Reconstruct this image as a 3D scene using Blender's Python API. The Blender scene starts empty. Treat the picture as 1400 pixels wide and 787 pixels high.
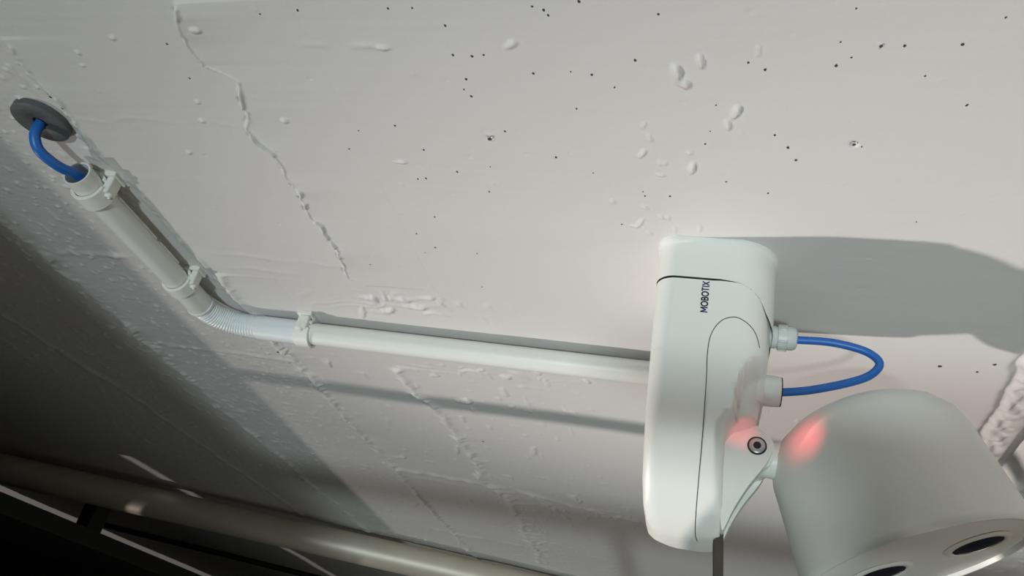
import bpy, bmesh, math
import numpy as np
from mathutils import Vector, Matrix

# ------------------------------------------------------------------ frame
# The concrete wall is the plane y = 0 and the stairwell is at y < 0.
# Wall coordinates: u to the right, b downwards from the viewer's level,
# h outwards from the wall.  World: x = u, y = -h, z = EYE - b.
EYE = 3.0
def W(u, b, h=0.0):
    return Vector((u, -h, EYE - b))

scene = bpy.context.scene
# ------------------------------------------------------------------ camera
cam_data = bpy.data.cameras.new('camera')
cam = bpy.data.objects.new('camera', cam_data)
scene.collection.objects.link(cam)
cam_data.sensor_width = 36.0
cam_data.lens = 36.0 * 1082.56 / 1400.0
cam_data.clip_start = 0.01
cam.matrix_world = Matrix(((0.9637, -0.0807, 0.2545, 0.0),
                           (0.1989, 0.8528, -0.4828, -0.256),
                           (-0.1780, 0.5159, 0.8379, EYE),
                           (0, 0, 0, 1)))
scene.camera = cam

# ------------------------------------------------------------------ world, lamps, exposure
world = bpy.data.worlds.new('World')
scene.world = world
world.use_nodes = True
bg = world.node_tree.nodes['Background']
bg.inputs[0].default_value = (0.97, 1.0, 0.90, 1)
bg.inputs[1].default_value = 0.095

def point_lamp(name, loc, power, radius, color):
    d = bpy.data.lights.new(name, 'POINT')
    d.energy = power; d.shadow_soft_size = radius; d.color = color
    o = bpy.data.objects.new(name, d)
    o.location = loc
    scene.collection.objects.link(o)
    return o
# cool ceiling spotlight up the stairwell, aimed at the wall round the camera mount
def spot_lamp(name, loc, target, power, radius, color, angle, blend):
    d = bpy.data.lights.new(name, 'SPOT')
    d.energy = power; d.shadow_soft_size = radius; d.color = color
    d.spot_size = math.radians(angle); d.spot_blend = blend
    o = bpy.data.objects.new(name, d)
    o.location = loc
    o.rotation_euler = (target - loc).to_track_quat('-Z', 'Y').to_euler()
    scene.collection.objects.link(o)
    return o
spot_lamp('ceiling_spotlight', W(0.05, -2.85, 2.0), W(0.0, 0.62, 0.0), 285, 0.10, (0.83, 0.955, 1.0), 25, 1.0)
# warm spotlight along the passage on the left
spot_lamp('passage_spotlight', W(-3.70, 0.80, 3.60), W(0.155, 0.50, 0.0), 600, 0.06, (1.0, 0.905, 0.855), 10.4, 1.0)
point_lamp('passage_spill', W(-3.70, 0.80, 3.60), 150, 0.06, (1.0, 0.91, 0.86))
# weak warm lamp in front of the wall on the right
point_lamp('right_lamp', W(0.42, 0.33, 0.33), 0.75, 0.05, (1.0, 0.84, 0.74))
# red indicator shining on the hinge and on the shoulder of the camera head
spot_lamp('red_indicator', W(0.029, 0.368, 0.114), W(0.0155, 0.4075, 0.0955), 0.035, 0.002, (1.0, 0.10, 0.13), 30, 1.0)
spot_lamp('red_indicator', W(0.030, 0.370, 0.100), W(0.053, 0.410, 0.097), 0.035, 0.002, (1.0, 0.10, 0.13), 56, 1.0)

vs = scene.view_settings
vs.view_transform = 'Standard'
vs.look = 'None'
vs.exposure = 0.0
vs.gamma = 1.0
vs.use_curve_mapping = False

# ------------------------------------------------------------------ helpers
def mesh_obj(name, verts, faces, mat, parent=None, smooth=True, angle=None):
    me = bpy.data.meshes.new(name)
    me.from_pydata([tuple(v) for v in verts], [], faces)
    return link_mesh(name, me, mat, parent, smooth, angle)

def link_mesh(name, me, mat, parent=None, smooth=True, angle=None):
    bm = bmesh.new(); bm.from_mesh(me)
    bmesh.ops.recalc_face_normals(bm, faces=bm.faces)
    bm.to_mesh(me); bm.free()
    if smooth:
        for p in me.polygons: p.use_smooth = True
        if angle is not None:
            me.set_sharp_from_angle(angle=math.radians(angle))
    o = bpy.data.objects.new(name, me)
    scene.collection.objects.link(o)
    if mat: me.materials.append(mat)
    if parent: put_under(o, parent)
    return o

def put_under(o, parent):
    o.parent = parent
    o.matrix_parent_inverse = Matrix.Translation(-parent.location) if parent.type == 'EMPTY' else Matrix.Identity(4)

def empty(name, loc):
    o = bpy.data.objects.new(name, None)
    o.empty_display_size = 0.02
    o.location = loc
    scene.collection.objects.link(o)
    return o

def tag(o, label, cat, group=None):
    o['label'] = label; o['category'] = cat
    if group: o['group'] = group
    return o

def catmull(pts, n=10):
    pts = [Vector(p) for p in pts]
    P = [2 * pts[0] - pts[1]] + pts + [2 * pts[-1] - pts[-2]]
    out = []
    for i in range(1, len(P) - 2):
        a, b, c, d = P[i - 1], P[i], P[i + 1], P[i + 2]
        for k in range(n):
            t = k / n
            out.append(0.5 * ((2 * b) + (c - a) * t + (2 * a - 5 * b + 4 * c - d) * t * t
                              + (3 * b - a - 3 * c + d) * t ** 3))
    out.append(pts[-1])
    return out

def tube_mesh(path, radii, seg=20, caps=True):
    """Sweep a circle along a path with a parallel-transport frame."""
    path = [Vector(p) for p in path]
    if not hasattr(radii, '__len__'): radii = [radii] * len(path)
    T = []
    for i in range(len(path)):
        a = path[max(i - 1, 0)]; b = path[min(i + 1, len(path) - 1)]
        T.append((b - a).normalized())
    up = Vector((0, -1, 0))
    if abs(T[0].dot(up)) > 0.9: up = Vector((1, 0, 0))
    N = (up - T[0] * up.dot(T[0])).normalized()
    verts, faces = [], []
    for i, p in enumerate(path):
        N = (N - T[i] * N.dot(T[i])).normalized()
        B = T[i].cross(N)
        for k in range(seg):
            a = 2 * math.pi * k / seg
            verts.append(p + (N * math.cos(a) + B * math.sin(a)) * radii[i])
    for i in range(len(path) - 1):
        for k in range(seg):
            k2 = (k + 1) % seg
            faces.append((i * seg + k, i * seg + k2, (i + 1) * seg + k2, (i + 1) * seg + k))
    if caps:
        faces.append(tuple(range(seg))[::-1])
        faces.append(tuple(range((len(path) - 1) * seg, len(path) * seg)))
    return verts, faces

def lathe(origin, axis, ref, profile, seg=48, closed=False):
    """Revolve (x, r) profile about axis; x measured along axis from origin."""
    a = Vector(axis).normalized()
    e1 = (Vector(ref) - a * Vector(ref).dot(a)).normalized()
    e2 = a.cross(e1)
    verts, faces, rings = [], [], []
    for x, r in profile:
        if r < 1e-7:
            rings.append([len(verts)]); verts.append(Vector(origin) + a * x)
        else:
            s = len(verts); rings.append(list(range(s, s + seg)))
            for k in range(seg):
                t = 2 * math.pi * k / seg
                verts.append(Vector(origin) + a * x + (e1 * math.cos(t) + e2 * math.sin(t)) * r)
    pairs = list(zip(rings[:-1], rings[1:]))
    if closed: pairs.append((rings[-1], rings[0]))
    for A, B in pairs:
        for k in range(seg):
            k2 = (k + 1) % seg
            if len(A) == 1 and len(B) == 1: continue
            if len(A) == 1: faces.append((A[0], B[k], B[k2]))
            elif len(B) == 1: faces.append((A[k], A[k2], B[0]))
            else: faces.append((A[k], A[k2], B[k2], B[k]))
    return verts, faces

def box_mesh(u0, u1, b0, b1, h0, h1):
    v = [W(u, b, h) for u in (u0, u1) for b in (b0, b1) for h in (h0, h1)]
    f = [(0, 1, 3, 2), (4, 6, 7, 5), (0, 4, 5, 1), (2, 3, 7, 6), (0, 2, 6, 4), (1, 5, 7, 3)]
    return v, f

def bevel(o, width, seg=3, angle=30):
    m = o.modifiers.new('bevel', 'BEVEL')
    m.width = width; m.segments = seg; m.limit_method = 'ANGLE'; m.angle_limit = math.radians(angle)
    return o

def prism(outline, b0, b1):
    """Polygon in (u, h) pushed through b."""
    n = len(outline)
    v = [W(u, b0, h) for u, h in outline] + [W(u, b1, h) for u, h in outline]
    f = [tuple(range(n)), tuple(range(2 * n - 1, n - 1, -1))]
    f += [(i, (i + 1) % n, n + (i + 1) % n, n + i) for i in range(n)]
    return v, f

def join(*parts):
    V, F = [], []
    for v, f in parts:
        s = len(V); V += list(v); F += [tuple(i + s for i in q) for q in f]
    return V, F

# ------------------------------------------------------------------ materials
def material(name, color, rough=0.5, metal=0.0, bump=None, vary=None, spec=None, trans=None):
    m = bpy.data.materials.new(name); m.use_nodes = True
    nt = m.node_tree; p = nt.nodes['Principled BSDF']
    p.inputs['Base Color'].default_value = (*color, 1)
    p.inputs['Roughness'].default_value = rough
    p.inputs['Metallic'].default_value = metal
    if spec is not None: p.inputs['Specular IOR Level'].default_value = spec
    tc = nt.nodes.new('ShaderNodeTexCoord')
    if vary:
        scale, amount = vary
        nz = nt.nodes.new('ShaderNodeTexNoise'); nz.inputs['Scale'].default_value = scale
        nz.inputs['Detail'].default_value = 5
        nt.links.new(tc.outputs['Object'], nz.inputs['Vector'])
        mx = nt.nodes.new('ShaderNodeMix'); mx.data_type = 'RGBA'
        mx.inputs[6].default_value = (*[c * (1 - amount) for c in color], 1)
        mx.inputs[7].default_value = (*[min(1, c * (1 + amount)) for c in color], 1)
        nt.links.new(nz.outputs['Fac'], mx.inputs[0])
        nt.links.new(mx.outputs[2], p.inputs['Base Color'])
    if bump:
        scale, dist = bump
        nz = nt.nodes.new('ShaderNodeTexNoise'); nz.inputs['Scale'].default_value = scale
        nz.inputs['Detail'].default_value = 4
        nt.links.new(tc.outputs['Object'], nz.inputs['Vector'])
        bp = nt.nodes.new('ShaderNodeBump'); bp.inputs['Distance'].default_value = dist
        bp.inputs['Strength'].default_value = 0.6
        nt.links.new(nz.outputs['Fac'], bp.inputs['Height'])
        nt.links.new(bp.outputs['Normal'], p.inputs['Normal'])
    return m

M_WALL = material('painted_concrete', (0.675, 0.665, 0.645), 0.55, bump=(420, 0.00012), vary=(7, 0.03), spec=0.3)
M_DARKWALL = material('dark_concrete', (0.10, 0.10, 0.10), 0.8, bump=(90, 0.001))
M_HOUSING = material('white_powder_coat', (0.83, 0.845, 0.795), 0.38, bump=(2200, 0.00006))
M_PIT = material('pinhole_shadow', (0.05, 0.05, 0.05), 0.9)
M_SEAM = material('dark_gap', (0.015, 0.017, 0.018), 0.7)
M_PVC = material('white_plastic_conduit', (0.77, 0.79, 0.735), 0.38, vary=(30, 0.03))
M_CORR = material('translucent_corrugated_plastic', (0.74, 0.79, 0.80), 0.30)
M_CLIP = material('white_plastic_clip', (0.80, 0.81, 0.75), 0.42)
M_GLAND = material('light_grey_plastic_gland', (0.62, 0.66, 0.63), 0.42)
M_BLUE = material('blue_cable_jacket', (0.018, 0.15, 0.52), 0.40, vary=(60, 0.08))
M_GROMMET = material('grey_rubber', (0.085, 0.095, 0.092), 0.55, vary=(120, 0.15), bump=(300, 0.0005))
M_STEEL = material('brushed_steel', (0.74, 0.69, 0.57), 0.50, metal=0.5, vary=(40, 0.08))
M_SCREW = material('steel_screw', (0.50, 0.49, 0.48), 0.35, metal=0.6)
M_BLACK = material('black_paint', (0.012, 0.012, 0.013), 0.5)
M_GLASS = material('lens_glass', (0.010, 0.010, 0.022), 0.08)
M_BRONZE = material('brown_strap', (0.055, 0.045, 0.030), 0.55, vary=(150, 0.3))
M_INK = material('navy_print', (0.015, 0.02, 0.12), 0.5)
M_RED = bpy.data.materials.new('red_led'); M_RED.use_nodes = True
_p = M_RED.node_tree.nodes['Principled BSDF']
_p.inputs['Base Color'].default_value = (0.5, 0.02, 0.02, 1)
M_FLOOR = material('stair_concrete', (0.16, 0.16, 0.155), 0.85, bump=(60, 0.002))

# ------------------------------------------------------------------ the concrete wall
# Formwork marks of the wall, all in wall coordinates (metres).
PITS = [(-0.1478, 0.2138), (-0.1367, 0.2139), (-0.1243, 0.2234), (-0.0839, 0.2138), (-0.0793, 0.2157), (-0.0778, 0.2183), (-0.0642, 0.2115), (-0.1249, 0.2401), (-0.116, 0.2408), (-0.1104, 0.2399), (-0.1221, 0.2548), (-0.1248, 0.2614), (-0.1222, 0.2657), (-0.1686, 0.2879), (-0.1581, 0.3061), (-0.191, 0.2927), (-0.0892, 0.2506), (-0.072, 0.2494), (-0.0627, 0.251), (-0.0719, 0.2724), (-0.169, 0.3315), (-0.1639, 0.3305), (-0.1436, 0.3233), (-0.1236, 0.3177), (-0.0683, 0.3188), (-0.2023, 0.3079), (-0.169, 0.3676), (-0.1866, 0.3872), (-0.1779, 0.4017), (-0.187, 0.4088), (-0.1507, 0.405), (-0.2326, 0.4281), (-0.1287, 0.3395), (-0.1566, 0.4472), (-0.1912, 0.2141), (-0.2107, 0.2156), (-0.2718, 0.2337), (-0.2727, 0.2566), (0.0401, 0.2159), (0.0371, 0.232), (0.0374, 0.2442), (0.0424, 0.2399), (0.0519, 0.2334), (0.0605, 0.2338), (0.0803, 0.233), (0.0713, 0.2492), (0.0905, 0.2649), (0.0555, 0.2919), (0.0247, 0.2945), (0.0288, 0.3025), (0.0902, 0.3458), (0.0909, 0.2203), (-0.0432, 0.2423), (0.0033, 0.243), (0.0103, 0.2469), (-0.0087, 0.268), (-0.0107, 0.2847), (-0.0127, 0.2934), (0.0178, 0.2859), (0.0243, 0.294), (-0.0295, 0.3346), (0.0187, 0.3282), (-0.0018, 0.3205), (-0.0423, 0.3357), (-0.0433, 0.332), (-0.3703, 0.2799), (0.1386, 0.4979), (0.1673, 0.4888), (0.1609, 0.501), (-0.2263, 0.768), (-0.3833, 0.5946), (-0.0563, 0.3628), (-0.1101, 0.2897), (-0.0865, 0.3078), (-0.0531, 0.2583), (-0.0328, 0.218)]
BIG_PITS = [(-0.3725, 0.2718), (0.0522, 0.2906), (-0.3776, 0.7567), (-0.1187, 0.2944), (0.1755, 0.6157)]
CHIPS = [(-0.0258, 0.2483, 57.6, 151.5, -346.6, 66.9, 2.2), (-0.0224, 0.2559, 194.5, 36.3, -97.1, 275.9, 2.0), (-0.0158, 0.2432, 42.9, 170.0, -656.7, 99.3, 1.6), (0.0, 0.2723, 128.0, -135.6, 378.0, 155.2, 2.0), (-0.003, 0.281, 68.8, 221.3, -506.3, 84.5, 1.6), (-0.0186, 0.3126, 79.2, -118.2, 435.7, 120.0, 1.8), (-0.041, 0.2821, 168.1, -255.6, 1079.3, 380.8, 1.0), (-0.0386, 0.29, 133.7, 230.4, -895.6, 191.9, 1.0), (-0.0425, 0.3024, 193.4, -149.7, 632.4, 361.2, 1.4), (-0.034, 0.3176, 305.9, 23.1, -59.8, 856.6, 0.9), (-0.0461, 0.3603, 125.7, -88.1, 498.9, 252.4, 1.3), (-0.0498, 0.3635, 352.5, 17.4, 59.4, 569.8, 0.9), (-0.0412, 0.3696, 366.8, 127.9, -272.6, 291.8, 0.8), (-0.0344, 0.3537, 305.9, 69.7, -183.1, 344.6, 1.0), (-0.0305, 0.354, 280.5, 260.6, -713.9, 239.3, 0.9), (-0.027, 0.3639, 843.0, 4.5, 18.9, 178.0, 0.9), (-0.0137, 0.3618, 859.8, -17.5, 21.8, 206.5, 0.9), (0.0069, 0.2367, 1176.3, -93.4, 2.0, 321.3, 0.9), (-0.0338, 0.3085, 934.9, 19.3, 22.3, 357.3, 0.9), (-0.0317, 0.3089, 928.4, 118.8, -74.8, 350.0, 0.8), (-0.0198, 0.3001, 727.7, -7.2, 35.1, 624.0, 0.7), (-0.0427, 0.3459, 341.6, 175.8, -512.6, 370.2, 0.8), (-0.1184, 0.2944, 379.9, 229.8, -302.9, 325.8, 1.6), (-0.0967, 0.234, 197.7, -37.1, 213.6, 404.6, 1.2), (-0.157, 0.2359, 154.3, 52.4, 2.8, 573.8, 1.0), (-0.1756, 0.3173, 165.9, 53.2, 33.5, 536.9, 0.9), (-0.0598, 0.3422, 507.5, 36.3, 26.7, 307.1, 0.7), (0.0519, 0.2334, 766.5, -150.2, 3.3, 908.4, 0.9), (-0.2322, 0.2866, 282.3, 170.8, -65.1, 310.0, 1.2), (-0.2493, 0.2238, 245.4, 185.7, -109.7, 496.3, 1.1), (-0.284, 0.2886, 405.9, 352.2, -221.8, 392.3, 1.0), (-0.2783, 0.2742, 417.1, 369.0, -233.1, 418.9, 1.0), (-0.3093, 0.3164, 395.4, 290.5, -86.6, 429.8, 1.0), (-0.3296, 0.2397, 342.6, 380.0, -243.8, 440.6, 1.0), (-0.3334, 0.2488, 358.0, 274.2, 8.1, 647.4, 0.9), (-0.3018, 0.2305, 377.3, 333.8, -98.8, 453.8, 0.9), (-0.3806, 0.7556, 129.4, 58.7, -11.6, 97.3, 2.0), (-0.1481, 0.931, 90.8, 21.5, -63.8, 49.5, 2.0), (-0.2648, 0.8094, 236.4, 59.0, 20.2, 52.5, 1.5), (-0.1731, 0.7784, 183.9, 29.3, 24.7, 63.5, 1.2), (-0.2638, 0.8975, 137.4, 31.3, 26.5, 59.7, 1.2), (-0.3399, 0.6085, 132.8, 92.3, -128.8, 42.6, 1.5), (-0.3751, 0.5898, 84.5, 21.0, 176.1, 220.6, 1.3), (-0.1881, 0.5847, 260.9, 57.8, 87.2, 350.1, 1.0), (-0.169, 0.5942, 131.3, 34.8, -23.9, 154.8, 1.1), (-0.0984, 0.5843, 272.7, 66.6, -131.4, 201.3, 1.1), (-0.1382, 0.5792, 205.2, 46.8, -34.7, 218.9, 1.0), (-0.2345, 0.6066, 164.0, 45.3, 56.3, 219.9, 1.0), (-0.2201, 0.6587, 101.0, 31.1, -14.5, 102.8, 1.6), (-0.349, 0.8644, 134.8, 42.9, 51.5, 128.9, 1.2), (-0.4008, 1.091, 148.3, 44.8, 35.2, 67.0, 1.2), (0.0661, 0.615, 368.1, -43.2, 71.2, 216.5, 0.8), (-0.1745, 0.6587, 290.6, 53.7, 59.1, 194.6, 0.7), (-0.251, 0.4777, 105.9, 47.5, -23.2, 133.5, 1.3), (-0.2269, 0.4759, 67.3, 23.4, 13.3, 180.1, 1.2), (-0.2152, 0.4846, 87.3, 29.9, 1.9, 172.2, 1.3), (-0.2484, 0.4961, 76.0, 26.2, 31.4, 175.0, 1.2), (-0.2661, 0.5027, 231.9, 85.3, 15.4, 84.8, 1.1), (-0.2023, 0.4696, 128.1, 36.5, 53.1, 318.6, 1.2)]
J1 = [(-0.249, 0.2078), (-0.2528, 0.2152), (-0.2563, 0.2246), (-0.2582, 0.2346), (-0.2579, 0.2469), (-0.2509, 0.2517), (-0.2453, 0.2576), (-0.2486, 0.2654), (-0.2503, 0.2761), (-0.2502, 0.2844), (-0.258, 0.2934), (-0.2571, 0.3023), (-0.2529, 0.3144), (-0.2528, 0.3222), (-0.2556, 0.333), (-0.2534, 0.3496), (-0.2555, 0.363), (-0.2509, 0.3844), (-0.2499, 0.4052), (-0.2527, 0.4317), (-0.2573, 0.4478), (-0.2479, 0.4564)]
J1b = [(-0.2657, 0.5966), (-0.2648, 0.6269), (-0.2598, 0.6846), (-0.2524, 0.7499), (-0.2539, 0.8169), (-0.2553, 0.9217), (-0.2374, 0.973), (-0.243, 1.1166), (-0.2523, 1.3544)]
J2 = [(-0.371, 0.2301), (-0.3712, 0.2467), (-0.3724, 0.2656), (-0.3712, 0.2829), (-0.3746, 0.3146), (-0.3717, 0.3654), (-0.3748, 0.4266), (-0.3746, 0.4586)]
RIDGES = [  # horizontal fins left by the formwork: points, height mm, width mm
    ([(-0.5173, 0.4493), (-0.481, 0.4479), (-0.4319, 0.4457)], 1.5, 3.0),
    ([(-0.39, 0.9155), (-0.3165, 0.9209), (-0.2247, 0.9304)], 2.2, 6.0),
    ([(-0.2247, 0.9304), (-0.1563, 0.9626), (-0.0772, 0.9901), (0.0, 1.0)], 2.0, 6.0),
    ([(-0.3693, 0.4279), (-0.3282, 0.4303), (-0.2547, 0.4339)], 0.45, 2.5),
    ([(-0.3614, 0.4465), (-0.3076, 0.4491), (-0.2886, 0.4464)], 0.5, 2.5),
    ([(-0.3786, 0.2923), (-0.3205, 0.2888), (-0.2602, 0.2905)], 0.25, 1.8),
    ([(-0.2655, 0.4769), (-0.235, 0.474), (-0.1935, 0.4682)], 1.0, 2.5),
    ([(-0.26, 0.487), (-0.235, 0.4845), (-0.19, 0.480)], 1.2, 2.5),
    ([(-0.5227, 0.604), (-0.4862, 0.6115), (-0.4291, 0.6095), (-0.37, 0.612)], 1.2, 4.0),
    ([(-0.1769, 0.2352), (-0.1657, 0.2347), (-0.1516, 0.2359)], 0.9, 1.8),
    ([(-0.203, 0.2344), (-0.1803, 0.2343)], 0.45, 1.8),
    ([(-0.3614, 0.9408), (-0.305, 0.9506)], 1.0, 5.0),
    ([(-0.44, 1.22), (-0.36, 1.235), (-0.26, 1.24)], 1.5, 7.0),
]
rng = np.random.default_rng(11)

def vnoise(x, y, seed):
    r = np.random.default_rng(seed).random((257, 257))
    xi = np.floor(x).astype(int); yi = np.floor(y).astype(int)
    fx = x - xi; fy = y - yi
    fx = fx * fx * (3 - 2 * fx); fy = fy * fy * (3 - 2 * fy)
    a = r[xi % 256, yi % 256]; b = r[(xi + 1) % 256, yi % 256]
    c = r[xi % 256, (yi + 1) % 256]; d = r[(xi + 1) % 256, (yi + 1) % 256]
    return (a * (1 - fx) + b * fx) * (1 - fy) + (c * (1 - fx) + d * fx) * fy - 0.5

def axis_lines(breaks):
    """breaks: [(start, step), ..., (end, None)]"""
    out = []
    for (s, st), (e, _) in zip(breaks[:-1], breaks[1:]):
        n = max(1, int(round((e - s) / st)))
        out.append(np.linspace(s, e, n, endpoint=False))
    out.append(np.array([breaks[-1][0]]))
    return np.concatenate(out)

def sstep(e0, e1, x):
    t = np.clip((x - e0) / (e1 - e0), 0, 1)
    return t * t * (3 - 2 * t)

US = axis_lines([(-6.0, 0.1), (-2.2, 0.012), (-0.80, 0.0024), (-0.58, 0.0014), (-0.382, 0.0006), (-0.366, 0.00095), (-0.268, 0.0005), (-0.240, 0.00095), (0.12, 0.0014), (0.30, 0.0024), (0.55, 0.05), (2.0, None)])
BS = axis_lines([(-0.6, 0.05), (0.15, 0.004), (0.20, 0.0009), (0.40, 0.0013), (0.70, 0.0024), (1.45, 0.02), (3.0, None)])
UU, BB = np.meshgrid(US, BS, indexing='ij')
HH = np.zeros_like(UU)

def near(lo, hi, arr):
    return slice(max(0, np.searchsorted(arr, lo)), min(len(arr), np.searchsorted(arr, hi) + 1))

# broad undulation of the pour, and faint horizontal roller marks
HH += 0.0012 * vnoise(UU * 9, BB * 9, 1) + 0.00022 * vnoise(UU * 30, BB * 40, 2)
HH += 0.00007 * vnoise(UU * 14, BB * 300, 3) + 0.00005 * vnoise(UU * 230, BB * 230, 4)
# the boards left of u = -0.374 are rougher and speckled, the right ones smooth
rough = sstep(-0.366, -0.380, UU)
grain = np.maximum(0, vnoise(UU * 300, BB * 230, 5) - 0.33) * 0.0085
grain += np.maximum(0, vnoise(UU * 170, BB * 120, 6) - 0.36) * 0.0080
grain += 0.00022 * vnoise(UU * 350, BB * 350, 16)
HH += rough * grain
lowrough = sstep(0.56, 0.62, BB) * sstep(-0.06, -0.14, UU)
HH += lowrough * (np.maximum(0, vnoise(UU * 120, BB * 90, 8) - 0.32) * 0.005)
# patches of honeycombing beside the second joint
patch = np.exp(-(((UU + 0.22) / 0.06) ** 2 + ((BB - 0.483) / 0.014) ** 2))
patch += 0.9 * np.exp(-(((UU + 0.15) / 0.08) ** 2 + ((BB - 0.99) / 0.05) ** 2))
patch += 0.8 * np.exp(-(((UU + 0.19) / 0.05) ** 2 + ((BB - 0.585) / 0.012) ** 2))
patch += 0.7 * np.exp(-(((UU + 0.24) / 0.03) ** 2 + ((BB - 1.2) / 0.2) ** 2))
HH += patch * (np.maximum(0, vnoise(UU * 100 + 9 * vnoise(UU * 40, BB * 40, 10), BB * 120, 9) - 0.08) * 0.007)

def joint(pts, h_mm, w_mm, step_mm, seed, lo=None, hi=None, wob=0.003, even=0.35, soft=0.18, notch=0.0):
    """Fin or ledge along a board joint: pts (u, b) in order of b."""
    pu = np.array([p[0] for p in pts]); pb = np.array([p[1] for p in pts])
    lo = pb[0] if lo is None else lo; hi = pb[-1] if hi is None else hi
    su = near(pu.min() - 0.05, pu.max() + 0.05, US); sb = near(lo, hi, BS)
    u = UU[su, sb]; b = BB[su, sb]
    c = np.interp(b, pb, pu) + wob * (vnoise(b * 40, b * 0 + seed, seed) + 0.5 * vnoise(b * 130, b * 0, seed + 1) + 0.55 * vnoise(b * 250, u * 60, seed + 3))
    amp = even + 1.3 * np.maximum(0, vnoise(b * 70, u * 6, seed + 2) + 0.25)
    amp *= sstep(0, 0.01, b - lo + 1e-9) * sstep(0, 0.01, hi - b + 1e-9) if hi < 1.4 else 1.0
    w = w_mm / 1000
    d = (u - c)
    HH[su, sb] += amp * h_mm / 1000 * np.exp(-(d / w) ** 2)
    fade = np.exp(-np.abs(d) / 0.02)
    HH[su, sb] += step_mm / 1000 * fade / (1 + np.exp(np.clip(-d / (w * soft), -40, 40))) * (0.75 + 0.9 * vnoise(b * 55, b * 0 + 1, seed + 5))

    if notch:                                     # crumbs broken out along the ledge
        HH[su, sb] -= notch / 1000 * np.exp(-((d + 0.0012) / 0.0011) ** 2) * sstep(0.05, 0.22, vnoise(b * 210, u * 40, seed + 7))
        HH[su, sb] += 0.8 * notch / 1000 * np.exp(-((d - 0.0010) / 0.0012) ** 2) * sstep(0.10, 0.25, vnoise(b * 160 + 9, u * 60, seed + 8))

joint(J1, 1.2, 0.9, 2.6, 21, wob=0.004, even=0.8, soft=0.3, notch=1.8)
joint(J1b, 2.8, 5.0, 1.5, 31, wob=0.008, even=0.5)
joint(J2, 1.5, 2.2, 1.0, 41, even=0.5, soft=0.4, notch=0.8)
joint([(-0.3735, 0.458), (-0.373, 0.62), (-0.373, 0.75), (-0.374, 0.95), (-0.377, 1.15), (-0.377, 1.44)], 2.8, 4.5, 1.5, 51, wob=0.007, even=0.5)
joint([(-0.530, 0.2), (-0.530, 0.44), (-0.535, 0.66), (-0.545, 0.80), (-0.548, 0.98), (-0.565, 1.40)], 3.0, 5.0, 1.0, 61, wob=0.009)
joint([(-0.69, 0.3), (-0.685, 0.58), (-0.667, 0.80), (-0.67, 1.3)], 1.6, 5.0, 0.6, 71, wob=0.004)

for pts, h_mm, w_mm in RIDGES:
    pu = np.array([p[0] for p in pts]); pb = np.array([p[1] for p in pts])
    su = near(pu[0], pu[-1], US); sb = near(pb.min() - 0.03, pb.max() + 0.03, BS)
    u = UU[su, sb]; b = BB[su, sb]
    c = np.interp(u, pu, pb) + 0.004 * vnoise(u * 60, u * 0 + 7, 81)
    amp = (0.4 + 1.2 * np.maximum(0, vnoise(u * 90, b * 5, 82) + 0.25))
    amp *= sstep(pu[0], pu[0] + 0.012, u) * sstep(pu[-1], pu[-1] - 0.012, u)
    HH[su, sb] += amp * h_mm / 1000 * np.exp(-((b - c) / (w_mm / 1000)) ** 2)

# blow holes and chipped spots
def pit(u0, b0, r, depth):
    su = near(u0 - 3 * r, u0 + 3 * r, US); sb = near(b0 - 3 * r, b0 + 3 * r, BS)
    q = ((UU[su, sb] - u0) ** 2 + (BB[su, sb] - b0) ** 2) / (r * r)
    HH[su, sb] -= depth * np.exp(-q * q)
for u0, b0 in BIG_PITS:
    pit(u0, b0, 0.0013 if b0 < 0.5 else 0.004, 0.004)
for k in range(260):                                  # fine specks all over the smooth boards
    u0 = rng.uniform(-0.36, 0.18); b0 = rng.uniform(0.2, 0.62)
    pit(u0, b0, rng.uniform(0.0007, 0.0011), rng.uniform(-0.0003, 0.0004))
for u0, b0, m0, m1, m2, m3, dp in CHIPS:
    R = 0.06
    su = near(u0 - R, u0 + R, US); sb = near(b0 - R, b0 + R, BS)
    du = UU[su, sb] - u0; db = BB[su, sb] - b0
    x = m0 * du + m1 * db; y = m2 * du + m3 * db
    q = 1.2 * np.sqrt(x * x + y * y) + 0.7 * vnoise(UU[su, sb] * 260, BB[su, sb] * 260, 90)
    HH[su, sb] += 0.85 * dp / 1000 * (1 - sstep(0.45, 1.10, q)) * (1 + 0.5 * np.clip(du / 0.004, -1, 1)) - 0.0001 * np.exp(-((q - 1.25) / 0.25) ** 2)

# right of the last board the face is set back and broken
edge = np.interp(BB, [0.2, 0.4777, 0.6725, 0.9, 1.5], [0.168, 0.1797, 0.2009, 0.222, 0.26]) \
    + 0.004 * vnoise(BB * 45, BB * 0 + 3, 95) + 0.002 * vnoise(BB * 140, BB * 0 + 5, 96)
back = sstep(0, 0.004, UU - edge) * sstep(0.30, 0.42, BB)
HH += back * (-0.0015 + 0.0025 * vnoise(UU * 45, BB * 40, 97) + 0.004 * np.maximum(0, vnoise(UU * 150, BB * 120, 98) - 0.12))
crumble = back * np.exp(-((UU - edge - 0.010) / 0.007) ** 2)
HH += crumble * 0.006 * vnoise(UU * 180, BB * 170, 99)
HH -= sstep(0.30, 0.42, BB) * 0.004 * np.exp(-((UU - edge - 0.001) / 0.003) ** 2)
groove = np.interp(BB, [0.4, 0.5868, 0.6641, 0.9], [0.205, 0.2149, 0.2204, 0.236]) + 0.012
HH -= sstep(0.44, 0.52, BB) * 0.016 * np.exp(-((UU - groove) / 0.009) ** 4)

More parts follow.
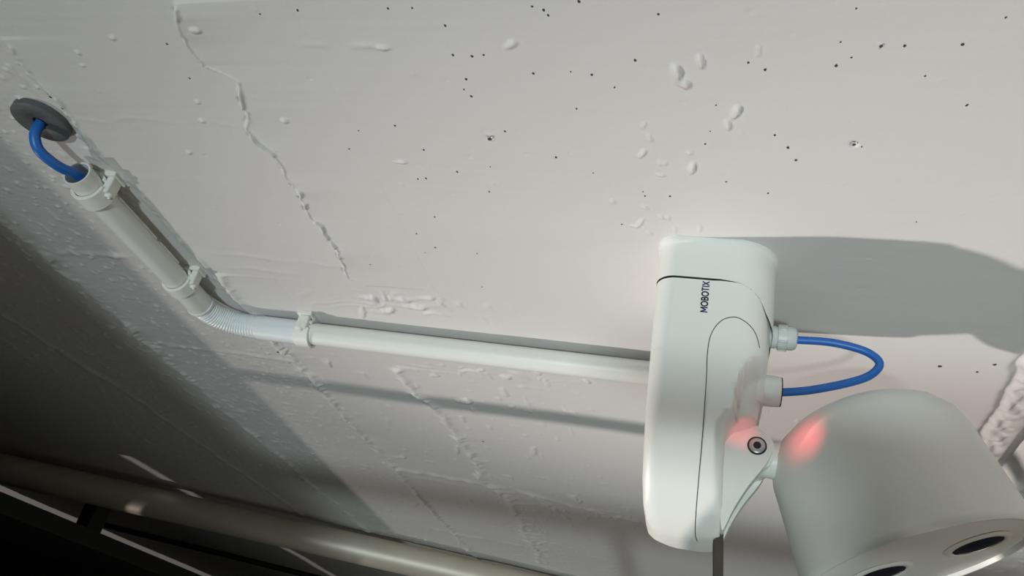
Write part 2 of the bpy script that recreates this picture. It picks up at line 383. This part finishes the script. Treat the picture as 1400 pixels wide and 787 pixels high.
nu, nb = len(US), len(BS)
co = np.empty((nu * nb, 3), dtype=np.float32)
co[:, 0] = UU.ravel(); co[:, 1] = -HH.ravel(); co[:, 2] = EYE - BB.ravel()
idx = np.arange(nu * nb).reshape(nu, nb)
quads = np.stack([idx[:-1, :-1], idx[:-1, 1:], idx[1:, 1:], idx[1:, :-1]], axis=-1).reshape(-1, 4).astype(np.int32)
me = bpy.data.meshes.new('wall_back')
me.vertices.add(len(co)); me.vertices.foreach_set('co', co.ravel())
me.loops.add(quads.size); me.loops.foreach_set('vertex_index', quads.ravel())
me.polygons.add(len(quads))
me.polygons.foreach_set('loop_start', np.arange(0, quads.size, 4, dtype=np.int32))
me.update(calc_edges=True)
me.polygons.foreach_set('use_smooth', np.ones(len(quads), dtype=bool))
me.materials.append(M_WALL)
wall = bpy.data.objects.new('wall_back', me)
scene.collection.objects.link(wall)
wall['kind'] = 'structure'

# blow holes: small dark discs laid on, the holes' inner shade put into their colour
def wall_h(u, b):
    i = min(np.searchsorted(US, u), nu - 1); j = min(np.searchsorted(BS, b), nb - 1)
    return float(HH[i, j])
V, F = [], []
for u0, b0 in PITS + BIG_PITS:
    big = (u0, b0) in BIG_PITS
    r = (0.00034 + 0.00032 * rng.random()) * (2.0 if big else 1.0) * (1.0 if b0 < 0.45 else 1.9)
    h0 = max(wall_h(u0 + du, b0 + db) for du in (-r, 0, r) for db in (-r, 0, r)) + 0.00012
    s = len(V); n = 9
    for k in range(n):
        t = 2 * math.pi * k / n; q = r * (0.75 + 0.5 * rng.random())
        V.append(W(u0 + q * math.cos(t), b0 + 1.25 * q * math.sin(t), h0))
    V.append(W(u0, b0, h0 - 0.0001))
    F += [(s + k, s + (k + 1) % n, s + n) for k in range(n)]
ph = mesh_obj('pinholes', V, F, M_PIT, smooth=False)
ph.parent = wall
ph['kind'] = 'stuff'

# ------------------------------------------------------------------ stairwell floor and added light blockers
def structure(name, vf, mat):
    o = mesh_obj(name, *vf, mat, smooth=False); o['kind'] = 'structure'; return o
structure('floor', box_mesh(-6, 2.5, 3.0, 3.1, -0.05, 5), M_FLOOR)
# unseen blockers added on the left: panels off the wall, and a slab above
def slanted_panel():
    v, f = box_mesh(-1.092, -0.716, -0.5, 3.0, 0.28, 0.30)
    # its free edge leans a little to the left on the way down
    for p in v:
        if p.x > -0.8: p.x += -0.060 * (EYE - p.z - 0.4)
    return v, f
structure('shade_panel', join(slanted_panel(), box_mesh(-1.715, -1.128, -0.5, 3.0, 0.28, 0.30), box_mesh(-1.128, -1.092, -0.5, 1.05, 0.28, 0.30)), M_DARKWALL)  # added to cut off the passage light; the slits leave streaks
structure('shade_panel', box_mesh(-6, -1.835, -0.5, 3.0, 0.28, 0.30), M_DARKWALL)
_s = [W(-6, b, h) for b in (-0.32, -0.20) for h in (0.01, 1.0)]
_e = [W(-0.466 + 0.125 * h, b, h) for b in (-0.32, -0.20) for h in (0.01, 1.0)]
structure('shade_slab', (_s + _e, [(0, 1, 3, 2), (4, 6, 7, 5), (0, 4, 5, 1), (2, 3, 7, 6), (0, 2, 6, 4), (1, 5, 7, 3)]), M_DARKWALL)  # added slab, keeps the overhead spotlight off the left of the wall
structure('shade_beam', join(box_mesh(0.055, 2.0, -0.225, -0.20, 0.440, 0.505), box_mesh(-0.050, 0.055, -0.225, -0.20, 0.440, 0.457)), M_DARKWALL)  # unseen, added to shade the camera head and a band of the arm

# ------------------------------------------------------------------ handrail
def cyl(p0, p1, r, seg=32):
    return tube_mesh([p0, p1], r, seg)
hr = empty('handrail', W(-0.3794, 1.3792, 0.0322))
tag(hr, 'round brushed steel handrail sloping along the concrete wall at the bottom', 'handrail')
R0 = np.array([-1.1686, 1.1433, 0.0382]); R1 = np.array([-0.3794, 1.3792, 0.0322])
def rail_at(t): return R0 + (R1 - R0) * t
mesh_obj('rail', *cyl(W(*rail_at(-1.6)), W(*rail_at(1.9)), 0.0245, 48), M_STEEL, hr, angle=40)
for t in (-0.75, 1.3):
    u, b, h = rail_at(t)
    br = catmull([W(u, b + 0.02, h), W(u, b + 0.055, h), W(u, b + 0.075, h * 0.6), W(u, b + 0.075, 0.0)], 6)
    mesh_obj('bracket', *join(tube_mesh(br, 0.007, 14), cyl(W(u, b + 0.075, 0.0), W(u, b + 0.075, 0.006), 0.028, 28)), M_STEEL, hr, angle=40)

# two unseen bars added off the wall to cast the shadow stripes
def shadow_bar(u0, u1, b, db, h, r, label):
    o = mesh_obj('shadow_bar', *cyl(W(u0, b, h), W(u1, b + db, h), r, 24), M_STEEL, angle=40)
    return tag(o, label, 'rail')
shadow_bar(-1.4, 1.6, 0.664, 0.085, 0.42, 0.0125, 'thin round steel bar added out of view to cast a shadow stripe on the wall')
shadow_bar(-1.4, 1.6, 0.082, -0.055, 0.50, 0.026, 'thick round steel bar added out of view above to cast a shadow stripe on the wall')

gp = empty('shade_post', W(-0.080, 3.0, 0.31))  # unseen post and plate, added to keep the passage light off the head
tag(gp, 'slim steel post with a flat plate, added out of view to shade the camera head', 'post')
mesh_obj('upright', *cyl(W(-0.080, 0.45, 0.31), W(-0.080, 3.0, 0.31), 0.010, 20), M_STEEL, gp, angle=40)
bevel(mesh_obj('plate', *box_mesh(-0.170, -0.024, 0.392, 0.470, 0.300, 0.306), M_STEEL, gp, smooth=False), 0.002)

# ------------------------------------------------------------------ dark post and cable low on the left
po = empty('post', W(-1.05, 3.0, 0.12))
tag(po, 'black steel post standing in the dark lower left corner', 'post')
mesh_obj('upright', *box_mesh(-1.30, -1.000, 0.70, 3.0, 0.098, 0.125), M_BLACK, po, smooth=False)
bevel(mesh_obj('bracket', *box_mesh(-1.085, -1.055, 1.27, 1.31, 0.010, 0.105), M_BLACK, po, smooth=False), 0.004)
tc = mesh_obj('thin_cable', *tube_mesh(catmull([W(-1.45, 1.80, 0.006), W(-1.144, 1.918, 0.006), W(-1.04, 1.965, 0.006), W(-0.935, 2.012, 0.006), W(-0.75, 2.08, 0.006)], 6), 0.007, 10), M_BLACK)
tag(tc, 'thin black cable running along the wall below the handrail', 'cable')

# ------------------------------------------------------------------ conduit run
RP = 0.0088
HP = 0.0125
UL = -0.3945          # the upright run
def bp_main(u): return 0.5229 + (u + 0.3021) * (0.5287 - 0.5229) / 0.253
def hollow(path, r_out, r_in, seg=40):
    p = [Vector(q) for q in path]
    a = (p[-1] - p[0]); L = a.length
    prof = [(0, r_in), (0, r_out), (L, r_out), (L, r_in)]
    return lathe(p[0], a, (0, -1, 0), prof, seg, closed=True)

up = mesh_obj('conduit_pipe', *hollow([W(-0.3900, 0.326, HP), W(-0.3968, 0.462, HP)], RP, 0.0076), M_PVC, angle=40)
tag(up, 'short white plastic conduit pipe with an open end, below the grey grommet', 'conduit', 'white conduit pipes')
mp = mesh_obj('conduit_pipe', *hollow([W(-0.352, bp_main(-0.352), HP), W(-0.002, bp_main(-0.002), HP)], RP, 0.0076), M_PVC, angle=40)
tag(mp, 'long white plastic conduit pipe running level into the camera mount', 'conduit', 'white conduit pipes')

# flexible elbow: smooth sleeve, corrugated bend, smooth sleeve
el = empty('conduit_elbow', W(-0.385, 0.515, HP))
tag(el, 'white flexible corrugated elbow joining the two conduit pipes', 'conduit elbow')
mesh_obj('sleeve', *hollow([W(-0.3962, 0.452, HP), W(-0.3982, 0.4905, HP)], RP + 0.0011, 0.0079), M_PVC, el, angle=40)
mesh_obj('sleeve', *hollow([W(-0.3600, bp_main(-0.36), HP), W(-0.3160, bp_main(-0.316), HP)], RP + 0.0011, 0.0079), M_CORR, el, angle=40)
bend = catmull([W(-0.3980, 0.487, HP), W(-0.3975, 0.496, HP), W(-0.3925, 0.508, HP), W(-0.383, 0.5165, HP), W(-0.371, 0.5205, HP), W(-0.357, bp_main(-0.357), HP)], 26)
rad = []
for i in range(len(bend)):
    rad.append(RP + 0.0002 + 0.0007 * (0.5 + 0.5 * math.cos(i * 2 * math.pi / 5.0)))
mesh_obj('corrugated_bend', *tube_mesh(bend, rad, 36), M_CORR, el)
mesh_obj('rim', *lathe(W(-0.39815, 0.4895, HP), W(-0.3982, 0.4905, HP) - W(-0.3962, 0.452, HP), (0, -1, 0),
                        [(0, RP), (0, RP + 0.0018), (0.002, RP + 0.0018), (0.002, RP)], 40, closed=True), M_CORR, el, angle=40)

# snap clips: foot plate on the wall, open ring round the pipe, lips
def clip(c_u, c_b, axis_u, axis_b, label, wide=0.012):
    """(axis_u, axis_b) unit vector along the pipe; the foot sticks out to its upper or right side."""
    root = empty('pipe_clip', W(c_u, c_b, 0))
    tag(root, label, 'clip', 'conduit clips')
    A = W(axis_u, axis_b, 0) - W(0, 0, 0)
    A = Vector((A.x, 0, A.z)).normalized()
    S = Vector((0, -1, 0)).cross(A).normalized()
    if S.x + 0.4 * S.z < 0: S = -S                 # towards the foot
    O = Vector((0, -1, 0))
    base = W(c_u, c_b, 0)
    ctr = base + O * HP
    # ring, open on the outer side away from the foot
    ro, ri = RP + 0.0026, RP + 0.0004
    n = 40; V = []; F = []
    a0, a1 = math.radians(118), math.radians(118 + 332)
    for i in range(n + 1):
        t = a0 + (a1 - a0) * i / n
        d = S * math.sin(t) + O * math.cos(t)
        for r, x in ((ri, -wide / 2), (ro, -wide / 2), (ro, wide / 2), (ri, wide / 2)):
            V.append(ctr + d * r + A * x)
    for i in range(n):
        for k in range(4):
            F.append((i * 4 + k, i * 4 + (k + 1) % 4, i * 4 + 4 + (k + 1) % 4, i * 4 + 4 + k))
    F += [(0, 1, 2, 3), (n * 4 + 3, n * 4 + 2, n * 4 + 1, n * 4)]
    bevel(mesh_obj('ring', V, F, M_CLIP, root, angle=35), 0.0004, 2)
    def slab(s0, s1, x0, x1, o0, o1):
        v = [base + S * s + A * x + O * o for s in (s0, s1) for x in (x0, x1) for o in (o0, o1)]
        return v, [(0, 1, 3, 2), (4, 6, 7, 5), (0, 4, 5, 1), (2, 3, 7, 6), (0, 2, 6, 4), (1, 5, 7, 3)]
    bevel(mesh_obj('foot', *slab(-0.009, 0.0148, -wide / 2, wide / 2, -0.0006, 0.0032), M_CLIP, root, smooth=False), 0.0008)
    bevel(mesh_obj('latch', *slab(0.0085, 0.0136, -wide * 0.36, wide * 0.36, 0.0030, 0.0150), M_CLIP, root, smooth=False), 0.0012)
    v, f = lathe(base + S * 0.0122 - A * 0.0, O, A, [(0.0148, 0), (0.0166, 0.0009), (0.0166, 0.0017), (0.0150, 0.0024), (0.0140, 0.0024)], 16)
    mesh_obj('knob', v, f, M_CLIP, root)
    return root
_a = Vector((-0.3968 + 0.3900, 0.462 - 0.326)).normalized()
clip(-0.3909, 0.3440, _a.x, _a.y, 'white pipe clip at the open end of the short conduit, below the grommet', 0.013)
clip(-0.3958, 0.4560, _a.x, _a.y, 'white pipe clip just above the corrugated elbow', 0.012)
_a = Vector((0.253, 0.0058)).normalized()
clip(-0.3180, bp_main(-0.318), _a.x, _a.y, 'white pipe clip on the long conduit, right of the elbow', 0.0125)

# ------------------------------------------------------------------ wall grommet and blue cables
gc = W(-0.3935, 0.2905, 0)
gv = lathe(gc, (0, -1, 0), (1, 0, 0), [(-0.004, 0.0045), (0.0034, 0.0043), (0.0040, 0.0050), (0.0040, 0.0158), (0.0036, 0.0166), (-0.004, 0.0170)], 56, closed=True)
gr = mesh_obj('wall_grommet', *gv, M_GROMMET, angle=50)
tag(gr, 'round dark grey rubber grommet around the cable hole in the wall', 'grommet')
gh = mesh_obj('hole', *lathe(gc, (0, -1, 0), (1, 0, 0), [(0.0022, 0.0046), (0.0022, 0)], 24), M_SEAM, gr)

c1 = mesh_obj('network_cable', *tube_mesh(catmull([W(-0.3960, 0.2925, 0.001), W(-0.3960, 0.2935, 0.010), W(-0.3942, 0.2990, 0.0165), W(-0.3915, 0.3080, 0.0180), W(-0.3905, 0.3170, 0.0165), W(-0.3900, 0.327, 0.0130), W(-0.3905, 0.345, 0.0115)], 10), 0.0031, 20), M_BLUE)
tag(c1, 'short blue network cable from the wall grommet into the open conduit', 'cable', 'blue network cables')
loop = catmull([W(0.036, 0.41, 0.0374), W(0.0429, 0.41, 0.0376), W(0.0581, 0.41, 0.0371), W(0.0712, 0.41, 0.0388), W(0.0804, 0.41, 0.0420), W(0.0848, 0.41, 0.0475), W(0.0801, 0.41, 0.0546), W(0.0692, 0.41, 0.0604), W(0.0510, 0.41, 0.0668), W(0.0375, 0.41, 0.0698), W(0.033, 0.41, 0.0701)], 10)
c2 = mesh_obj('network_cable', *tube_mesh(loop, 0.0022, 20), M_BLUE)
tag(c2, 'blue network cable looping between the two glands beside the camera mount', 'cable', 'blue network cables')

# ------------------------------------------------------------------ the surveillance camera on its wall mount
dev = empty('security_camera', W(0.0, 0.455, 0))
tag(dev, 'white surveillance camera with a long wall mount and a tilted round head', 'camera')

NC = 14
def section(h, ul, ur, bn, bf, rnl, rnr, rfr=0.012, rfl=0.012, nfront=56):
    """Rounded rectangle in (u, b); near side is small b. Returns points counter-clockwise from near-left."""
    P = []
    def arc(cu, cb, r, t0, t1):
        for i in range(NC + 1):
            t = math.radians(t0 + (t1 - t0) * i / NC)
            P.append((cu + r * math.cos(t), cb + r * math.sin(t)))
    arc(ul + rnl, bn + rnl, rnl, 180, 270)
    for i in range(1, nfront):
        t = i / nfront
        P.append((ul + rnl + (ur - rnr - ul - rnl) * t, bn))
    arc(ur - rnr, bn + rnr, rnr, 270, 360)
    for i in range(1, 8):
        P.append((ur, bn + rnr + (bf - rfr - bn - rnr) * i / 8))
    arc(ur - rfr, bf - rfr, rfr, 0, 90)
    for i in range(1, 6):
        P.append((ur - rfr + (ul + rfl - ur + rfr) * i / 6, bf))
    arc(ul + rfl, bf - rfl, rfl, 90, 180)
    for i in range(1, 8):
        P.append((ul, bf - rfl + (bn + rnl - bf + rfl) * i / 8))
    return [(u, b, h) for u, b in P]

def loft(secs, deform=None, start=True, end=True):
    V, F = [], []
    n = len(secs[0])
    for s in secs:
        for (u, b, h) in s:
            if deform: u, b, h = deform(u, b, h)
            V.append(W(u, b, h))
    for i in range(len(secs) - 1):
        for k in range(n):
            k2 = (k + 1) % n
            F.append((i * n + k, i * n + k2, (i + 1) * n + k2, (i + 1) * n + k))
    if start: F.append(tuple(range(n))[::-1])
    if end: F.append(tuple(range((len(secs) - 1) * n, len(secs) * n)))
    return V, F

BN, BF = 0.3714, 0.474
# base tray on the wall
def seam_h(u):
    """Height of the seam between the base and the cover along the near face."""
    return float(np.interp(u, [-0.04, -0.031, -0.0005, 0.010, 0.0165, 0.0205, 0.0235, 0.03], [0.0255, 0.0255, 0.0257, 0.0270, 0.0296, 0.0330, 0.0385, 0.047]))
secs = []
for h, g in ((-0.004, 0.0012), (0.0, 0.0012), (0.0016, 0.0012), (0.0030, 0.0010), (0.0040, 0.0004), (0.0055, 0.0), (0.010, 0.0), (0.018, -0.0001), (0.999, -0.0002)):
    secs.append(section(h, -0.0350 - g, 0.0292 + g, BN - g, BF + g, 0.011, 0.024, 0.018, 0.018))
def base_deform(u, b, h):
    if h > 0.9:
        h = seam_h(u) 
    return u, b, h
mesh_obj('base', *loft(secs, base_deform, end=False), M_HOUSING, dev, angle=50)
# raised right flank of the base that carries the glands
fl = [section(h, 0.0160, r, 0.3975, BF - 0.008, 0.004, 0.008, 0.008, 0.004) for h, r in ((0.020, 0.0286), (0.05, 0.0280), (0.074, 0.0272), (0.079, 0.0266), (0.0805, 0.0255))]
mesh_obj('gland_flank', *loft(fl), M_HOUSING, dev, angle=50)

# cover: long rounded arm, wide near the wall and narrow from the scoop outwards
HT = 0.150                                    # how far the arm stands out from the wall
def arm_t(h): return min(1.0, max(0.0, (h - 0.07) / (HT - 0.07)))
def cover_near(h): return BN + (0.438 - BN) * (1 - math.sqrt(1 - arm_t(h) ** 2))
def cover_far(h): return BF - 0.001 - (BF - 0.001 - 0.453) * (1 - math.sqrt(1 - arm_t(h) ** 2))
def cover_left(h): return float(np.interp(h, [0.025, 0.051, 0.08, 0.109, 0.1303, 0.1400, 0.1455, 0.1480, 0.1494, 0.150], [-0.0348, -0.0338, -0.0326, -0.0317, -0.0309, -0.0298, -0.0278, -0.0250, -0.0215, -0.0185]))
def cover_right(h): return float(np.interp(h, [0.025, 0.070, 0.082, 0.0915, 0.0950, 0.0975, 0.1040, 0.123, 0.140, 0.1475, 0.1492, 0.150], [0.0262, 0.0259, 0.0248, 0.0236, 0.0185, 0.0120, 0.0080, 0.0083, 0.0096, 0.0096, 0.0088, 0.0070]))
def cover_rr(h): return float(np.interp(h, [0.03, 0.085, 0.098, 0.15], [0.020, 0.017, 0.0065, 0.0050]))
secs = []
hl = [None] + list(np.arange(0.050, 0.070, 0.001)) + [0.07 + (HT - 0.07) * math.sin(math.radians(90 * i / 180)) for i in range(181)]
for h in hl:                                  # the first ring follows the seam
    hh = 0.03 if h is None else h
    bn_, bf_ = cover_near(hh), cover_far(hh)
    rmax = 0.48 * (bf_ - bn_)
    s = section(hh, cover_left(hh), cover_right(hh), bn_, bf_, min(float(np.interp(hh, [0.03, 0.06, 0.11], [0.011, 0.009, 0.0068])), rmax), min(cover_rr(hh), rmax), min(0.010, rmax), min(0.012, rmax))
    if h is None:
        s = [(u, b, seam_h(u) + 0.0003 + 0.0011 * max(0.0, min(1.0, (0.010 - u) / 0.014))) for u, b, _ in s]
    secs.append(s)
def scoop(u, b, h):
    if b < 0.412 and h > 0.055:
        q = 1 - ((u - 0.0260) / 0.0155) ** 2 - ((h - 0.0920) / 0.0275) ** 2
        if q > 0:
            t = min(1.0, q / 0.34); b = b + 0.0190 * t * t * (3 - 2 * t)
    return u, b, h
mesh_obj('cover', *loft(secs, scoop, start=False), M_HOUSING, dev, angle=60)
# seam lines: a shadow gap under the cover, and the arched joint of the inner shell
gap = [section(0, -0.0335, 0.0256, BN + 0.0005, BF - 0.003, 0.0108, 0.020, 0.010, 0.012)]
gsec = [[(u, b, seam_h(u) - 0.002) for u, b, _ in gap[0]], [(u, b, seam_h(u) + 0.004) for u, b, _ in gap[0]]]
mesh_obj('gap', *loft(gsec, None, False, False), M_SEAM, dev, angle=50)
arch = catmull([(0.0215, 0.0615, 0), (0.0198, 0.0563, 0), (0.0175, 0.0527, 0), (0.0130, 0.0495, 0), (0.0075, 0.0482, 0), (0.0015, 0.0510, 0), (-0.0028, 0.0587, 0), (-0.0040, 0.0694, 0), (-0.0034, 0.0851, 0), (-0.0030, 0.1123, 0), (-0.0031, 0.1383, 0), (-0.0027, 0.1476, 0), (-0.0014, 0.1497, 0)], 8)
def face_b(u, h):
    x = u - (cover_right(h) - cover_rr(h)); rr = cover_rr(h); b = cover_near(h)
    return b if x <= 0 else b + rr - math.sqrt(max(0.0, rr * rr - x * x))
mesh_obj('panel_seam', *tube_mesh([W(p.x, face_b(p.x, p.y), p.y) for p in arch], 0.00022, 8), M_SEAM, dev)

# printed maker's name on the near face, reading towards the wall
def letter_strokes():
    def arc(cx, cy, rx, ry, t0, t1, n=22):
        return [(cx + rx * math.cos(math.radians(t0 + (t1 - t0) * i / n)), cy + ry * math.sin(math.radians(t0 + (t1 - t0) * i / n))) for i in range(n + 1)]
    L = []; x = 0.0
    L += [[(x, 0), (x + 0.03, 1), (x + 0.46, 0.25), (x + 0.89, 1), (x + 0.92, 0)]]; x += 1.24
    L += [arc(x + 0.47, 0.5, 0.47, 0.5, 0, 360)]; x += 1.27
    L += [[(x, 0), (x, 1), (x + 0.28, 1)] + arc(x + 0.28, 0.76, 0.22, 0.24, 90, -90, 10) + [(x, 0.52)],
          [(x + 0.28, 0.52)] + arc(x + 0.30, 0.26, 0.25, 0.26, 90, -90, 10) + [(x, 0.0)]]; x += 0.84
    L += [arc(x + 0.47, 0.5, 0.47, 0.5, 0, 360)]; x += 1.14
    L += [[(x, 1), (x + 0.68, 1)], [(x + 0.34, 1), (x + 0.34, 0)]]; x += 0.98
    L += [[(x, 0), (x, 1)]]; x += 0.30
    L += [[(x, 0), (x + 0.70, 1)], [(x, 1), (x + 0.70, 0)]]; x += 0.70
    return L, x
strokes, total = letter_strokes()
V, F = [], []
hw = 0.105
sx = 0.0184 / total; sy = 0.0033
def put(x, y): return W(-0.0061 - y * sy - 0.0002 * x / total, BN - 0.00018, 0.0467 - x * sx)
for st in strokes:
    for (x0, y0), (x1, y1) in zip(st[:-1], st[1:]):
        dx, dy = (x1 - x0) * sx, (y1 - y0) * sy
        l = math.hypot(dx, dy)
        if l < 1e-9: continue
        ex, ey = dx / l, dy / l
        w = hw * sy
        ox, oy = -ey * w / sx, ex * w / sy
        ax, ay = ex * w * 0.6 / sx, ey * w * 0.6 / sy
        s = len(V)
        V += [put(x0 - ax + ox, y0 - ay + oy), put(x0 - ax - ox, y0 - ay - oy), put(x1 + ax - ox, y1 + ay - oy), put(x1 + ax + ox, y1 + ay + oy)]
        F.append((s, s + 1, s + 2, s + 3))
lt = mesh_obj('lettering', V, F, M_INK, dev, smooth=False)
lt['label'] = 'dark blue letters MOBOTIX'

# blind plugs on the flank, seen edge-on
for b, h in ((0.4000, 0.0225), (0.4050, 0.0335)):
    mesh_obj('blind_plug', *lathe(W(0.0265, b, h - 0.010), (1, 0, 0), (0, 0, 1), [(0, 0.0062), (0.0018, 0.0062), (0.0026, 0.0052), (0.0028, 0)], 28), M_HOUSING, dev, angle=40)

# cable glands
g1 = mesh_obj('cable_gland', *lathe(W(0.0262, 0.41, 0.0372), (1, 0, 0), (0, 0, 1), [(0, 0.0063), (0.0052, 0.0063), (0.0064, 0.0056), (0.0074, 0.0056)], 28), M_GLAND, dev, angle=40)
hexp = []
gn = lathe(W(0.0322, 0.41, 0.0372), (1, 0, 0), (0, 0, 1), [(0, 0.0058), (0.0004, 0.0070), (0.0050, 0.0071), (0.0052, 0.0067), (0.0084, 0.0065), (0.0100, 0.0057), (0.0106, 0.0042), (0.0106, 0.0022)], 28)
mesh_obj('nut', *gn, M_GLAND, g1, angle=30)
ribs = []
for k in range(6):
    t = math.radians(60 * k + 15)
    c = W(0.0322, 0.41, 0.0372) + Vector((0, math.cos(t), math.sin(t))) * 0.0068
    ribs.append(tube_mesh([c + Vector((0.0006, 0, 0)), c + Vector((0.0054, 0, 0))], 0.0008, 8))
mesh_obj('grip', *join(*ribs), M_GLAND, g1)
g2 = mesh_obj('cable_gland', *lathe(W(0.0200, 0.41, 0.0701), (1, 0, 0), (0, 0, 1), [(0, 0.0084), (0.0100, 0.0084), (0.0142, 0.0081), (0.0152, 0.0076), (0.0152, 0.0022)], 40), M_HOUSING, dev, angle=35)
mesh_obj('seal', *lathe(W(0.0352, 0.41, 0.0701), (1, 0, 0), (0, 0, 1), [(0, 0.0078), (0.0005, 0.0078), (0.0005, 0.0020)], 32), M_SEAM, g2, angle=35)

# hinge: two ears, screw, barrel and neck
ear_pts = catmull([(0.0020, 0.0832, 0), (0.0059, 0.0834, 0), (0.0114, 0.0810, 0), (0.0174, 0.0857, 0), (0.0278, 0.0954, 0), (0.0325, 0.1000, 0), (0.0317, 0.1060, 0), (0.0285, 0.1131, 0), (0.0210, 0.1250, 0), (0.0150, 0.1370, 0), (0.0118, 0.1455, 0), (0.0102, 0.1485, 0), (0.0090, 0.1440, 0), (0.0083, 0.1340, 0), (0.0050, 0.1240, 0), (0.0020, 0.1120, 0)], 6)
outline = [(p.x, p.y) for p in ear_pts]
bevel(mesh_obj('hinge_ear', *prism(outline, 0.4075, 0.4170), M_HOUSING, dev, angle=30), 0.0026, 5)
bevel(mesh_obj('hinge_ear', *prism(outline, 0.4380, 0.4460), M_HOUSING, dev, angle=30), 0.0024, 5)
JU, JH = 0.0245, 0.1027
sc = mesh_obj('screw', *lathe(W(JU, 0.4077, JH), (0, 0, 1), (1, 0, 0), [(0, 0.0049), (0.0004, 0.0049), (0.0004, 0)], 32), M_SEAM, dev, angle=40)
mesh_obj('screw_head', *lathe(W(JU, 0.4077, JH), (0, 0, 1), (1, 0, 0), [(0.0003, 0.0041), (0.0008, 0.0040), (0.0011, 0.0035), (0.0011, 0.0020), (0.0006, 0.0018)], 36), M_SCREW, sc, angle=40)
mesh_obj('hex_socket', *lathe(W(JU, 0.4077, JH), (0, 0, 1), (1, 0, 0), [(0.0012, 0.0020), (0.0012, 0)], 6), M_SEAM, sc, smooth=False)
mesh_obj('barrel', *cyl(W(JU, 0.417, JH), W(JU, 0.438, JH), 0.0095, 36), M_HOUSING, dev, angle=40)

AX = Vector(W(0.3674, -0.0704, 0.9274) - W(0, 0, 0)); AX.normalize()
E1 = Vector(W(0.8725, -0.3192, -0.3699) - W(0, 0, 0))
FC = W(0.1036, 0.4272, 0.1454)
HL = 0.0634
neck = [W(JU, 0.4275, JH), W(0.032, 0.4275, 0.1025), W(0.042, 0.428, 0.1015), W(0.062, 0.429, 0.098)]
mesh_obj('neck', *tube_mesh(catmull(neck, 6), [0.0085 + 0.0030 * (i / 18) for i in range(19)], 32), M_HOUSING, dev)
K = 0.939
KH = 1.038
def scaled(pr, k=K): return [(x * k, r * k) for x, r in pr]
L0 = HL / KH
prof = [(-L0 - 0.0200, 0), (-L0 - 0.0196, 0.010), (-L0 - 0.0180, 0.022), (-L0 - 0.0145, 0.0330), (-L0 - 0.0085, 0.0420), (-L0 - 0.0010, 0.0475), (-L0 + 0.008, 0.0500), (-L0 + 0.020, 0.0508), (-0.004, 0.0540), (-0.0012, 0.0540), (0.0, 0.0532), (0.0, 0.0520), (-0.0020, 0.0512), (-0.0030, 0.0470)]
hd = mesh_obj('head', *lathe(FC, AX, E1, scaled(prof, KH), 96), M_HOUSING, dev, angle=50)
mesh_obj('face_plate', *lathe(FC, AX, E1, scaled([(-0.0032, 0.0505), (-0.0016, 0.0490), (-0.0012, 0)], KH), 96), M_HOUSING, hd, angle=50)
E1 = (E1 - AX * E1.dot(AX)).normalized()
for s in (-1, 1):
    c = FC + E1 * (0.0245 * K * s + 0.0050)
    ln = mesh_obj('lens', *lathe(c, AX, E1, scaled([(-0.0013, 0.0128), (-0.0006, 0.0126), (-0.0006, 0.0110), (0.0004, 0.007), (0.0008, 0)]), 48), M_GLASS, hd, angle=50)
    mesh_obj('lens_ring', *lathe(c, AX, E1, scaled([(-0.0013, 0.0170), (-0.0003, 0.0152), (-0.0002, 0.0134), (-0.0008, 0.0128)]), 48), M_HOUSING, ln, angle=60)

# dark strap hanging off the end of the mount
bevel(mesh_obj('strap', *join(prism([(0.0065, 0.1497), (0.0113, 0.1440), (0.0127, 0.1665), (0.0136, 0.1830), (0.0089, 0.1830), (0.0078, 0.1670)], 0.425, 0.433)), M_BRONZE, dev, smooth=False), 0.0004, 1)['label'] = 'dark brown strap'

for o in scene.objects:
    if o.type == 'MESH': o.data.validate()
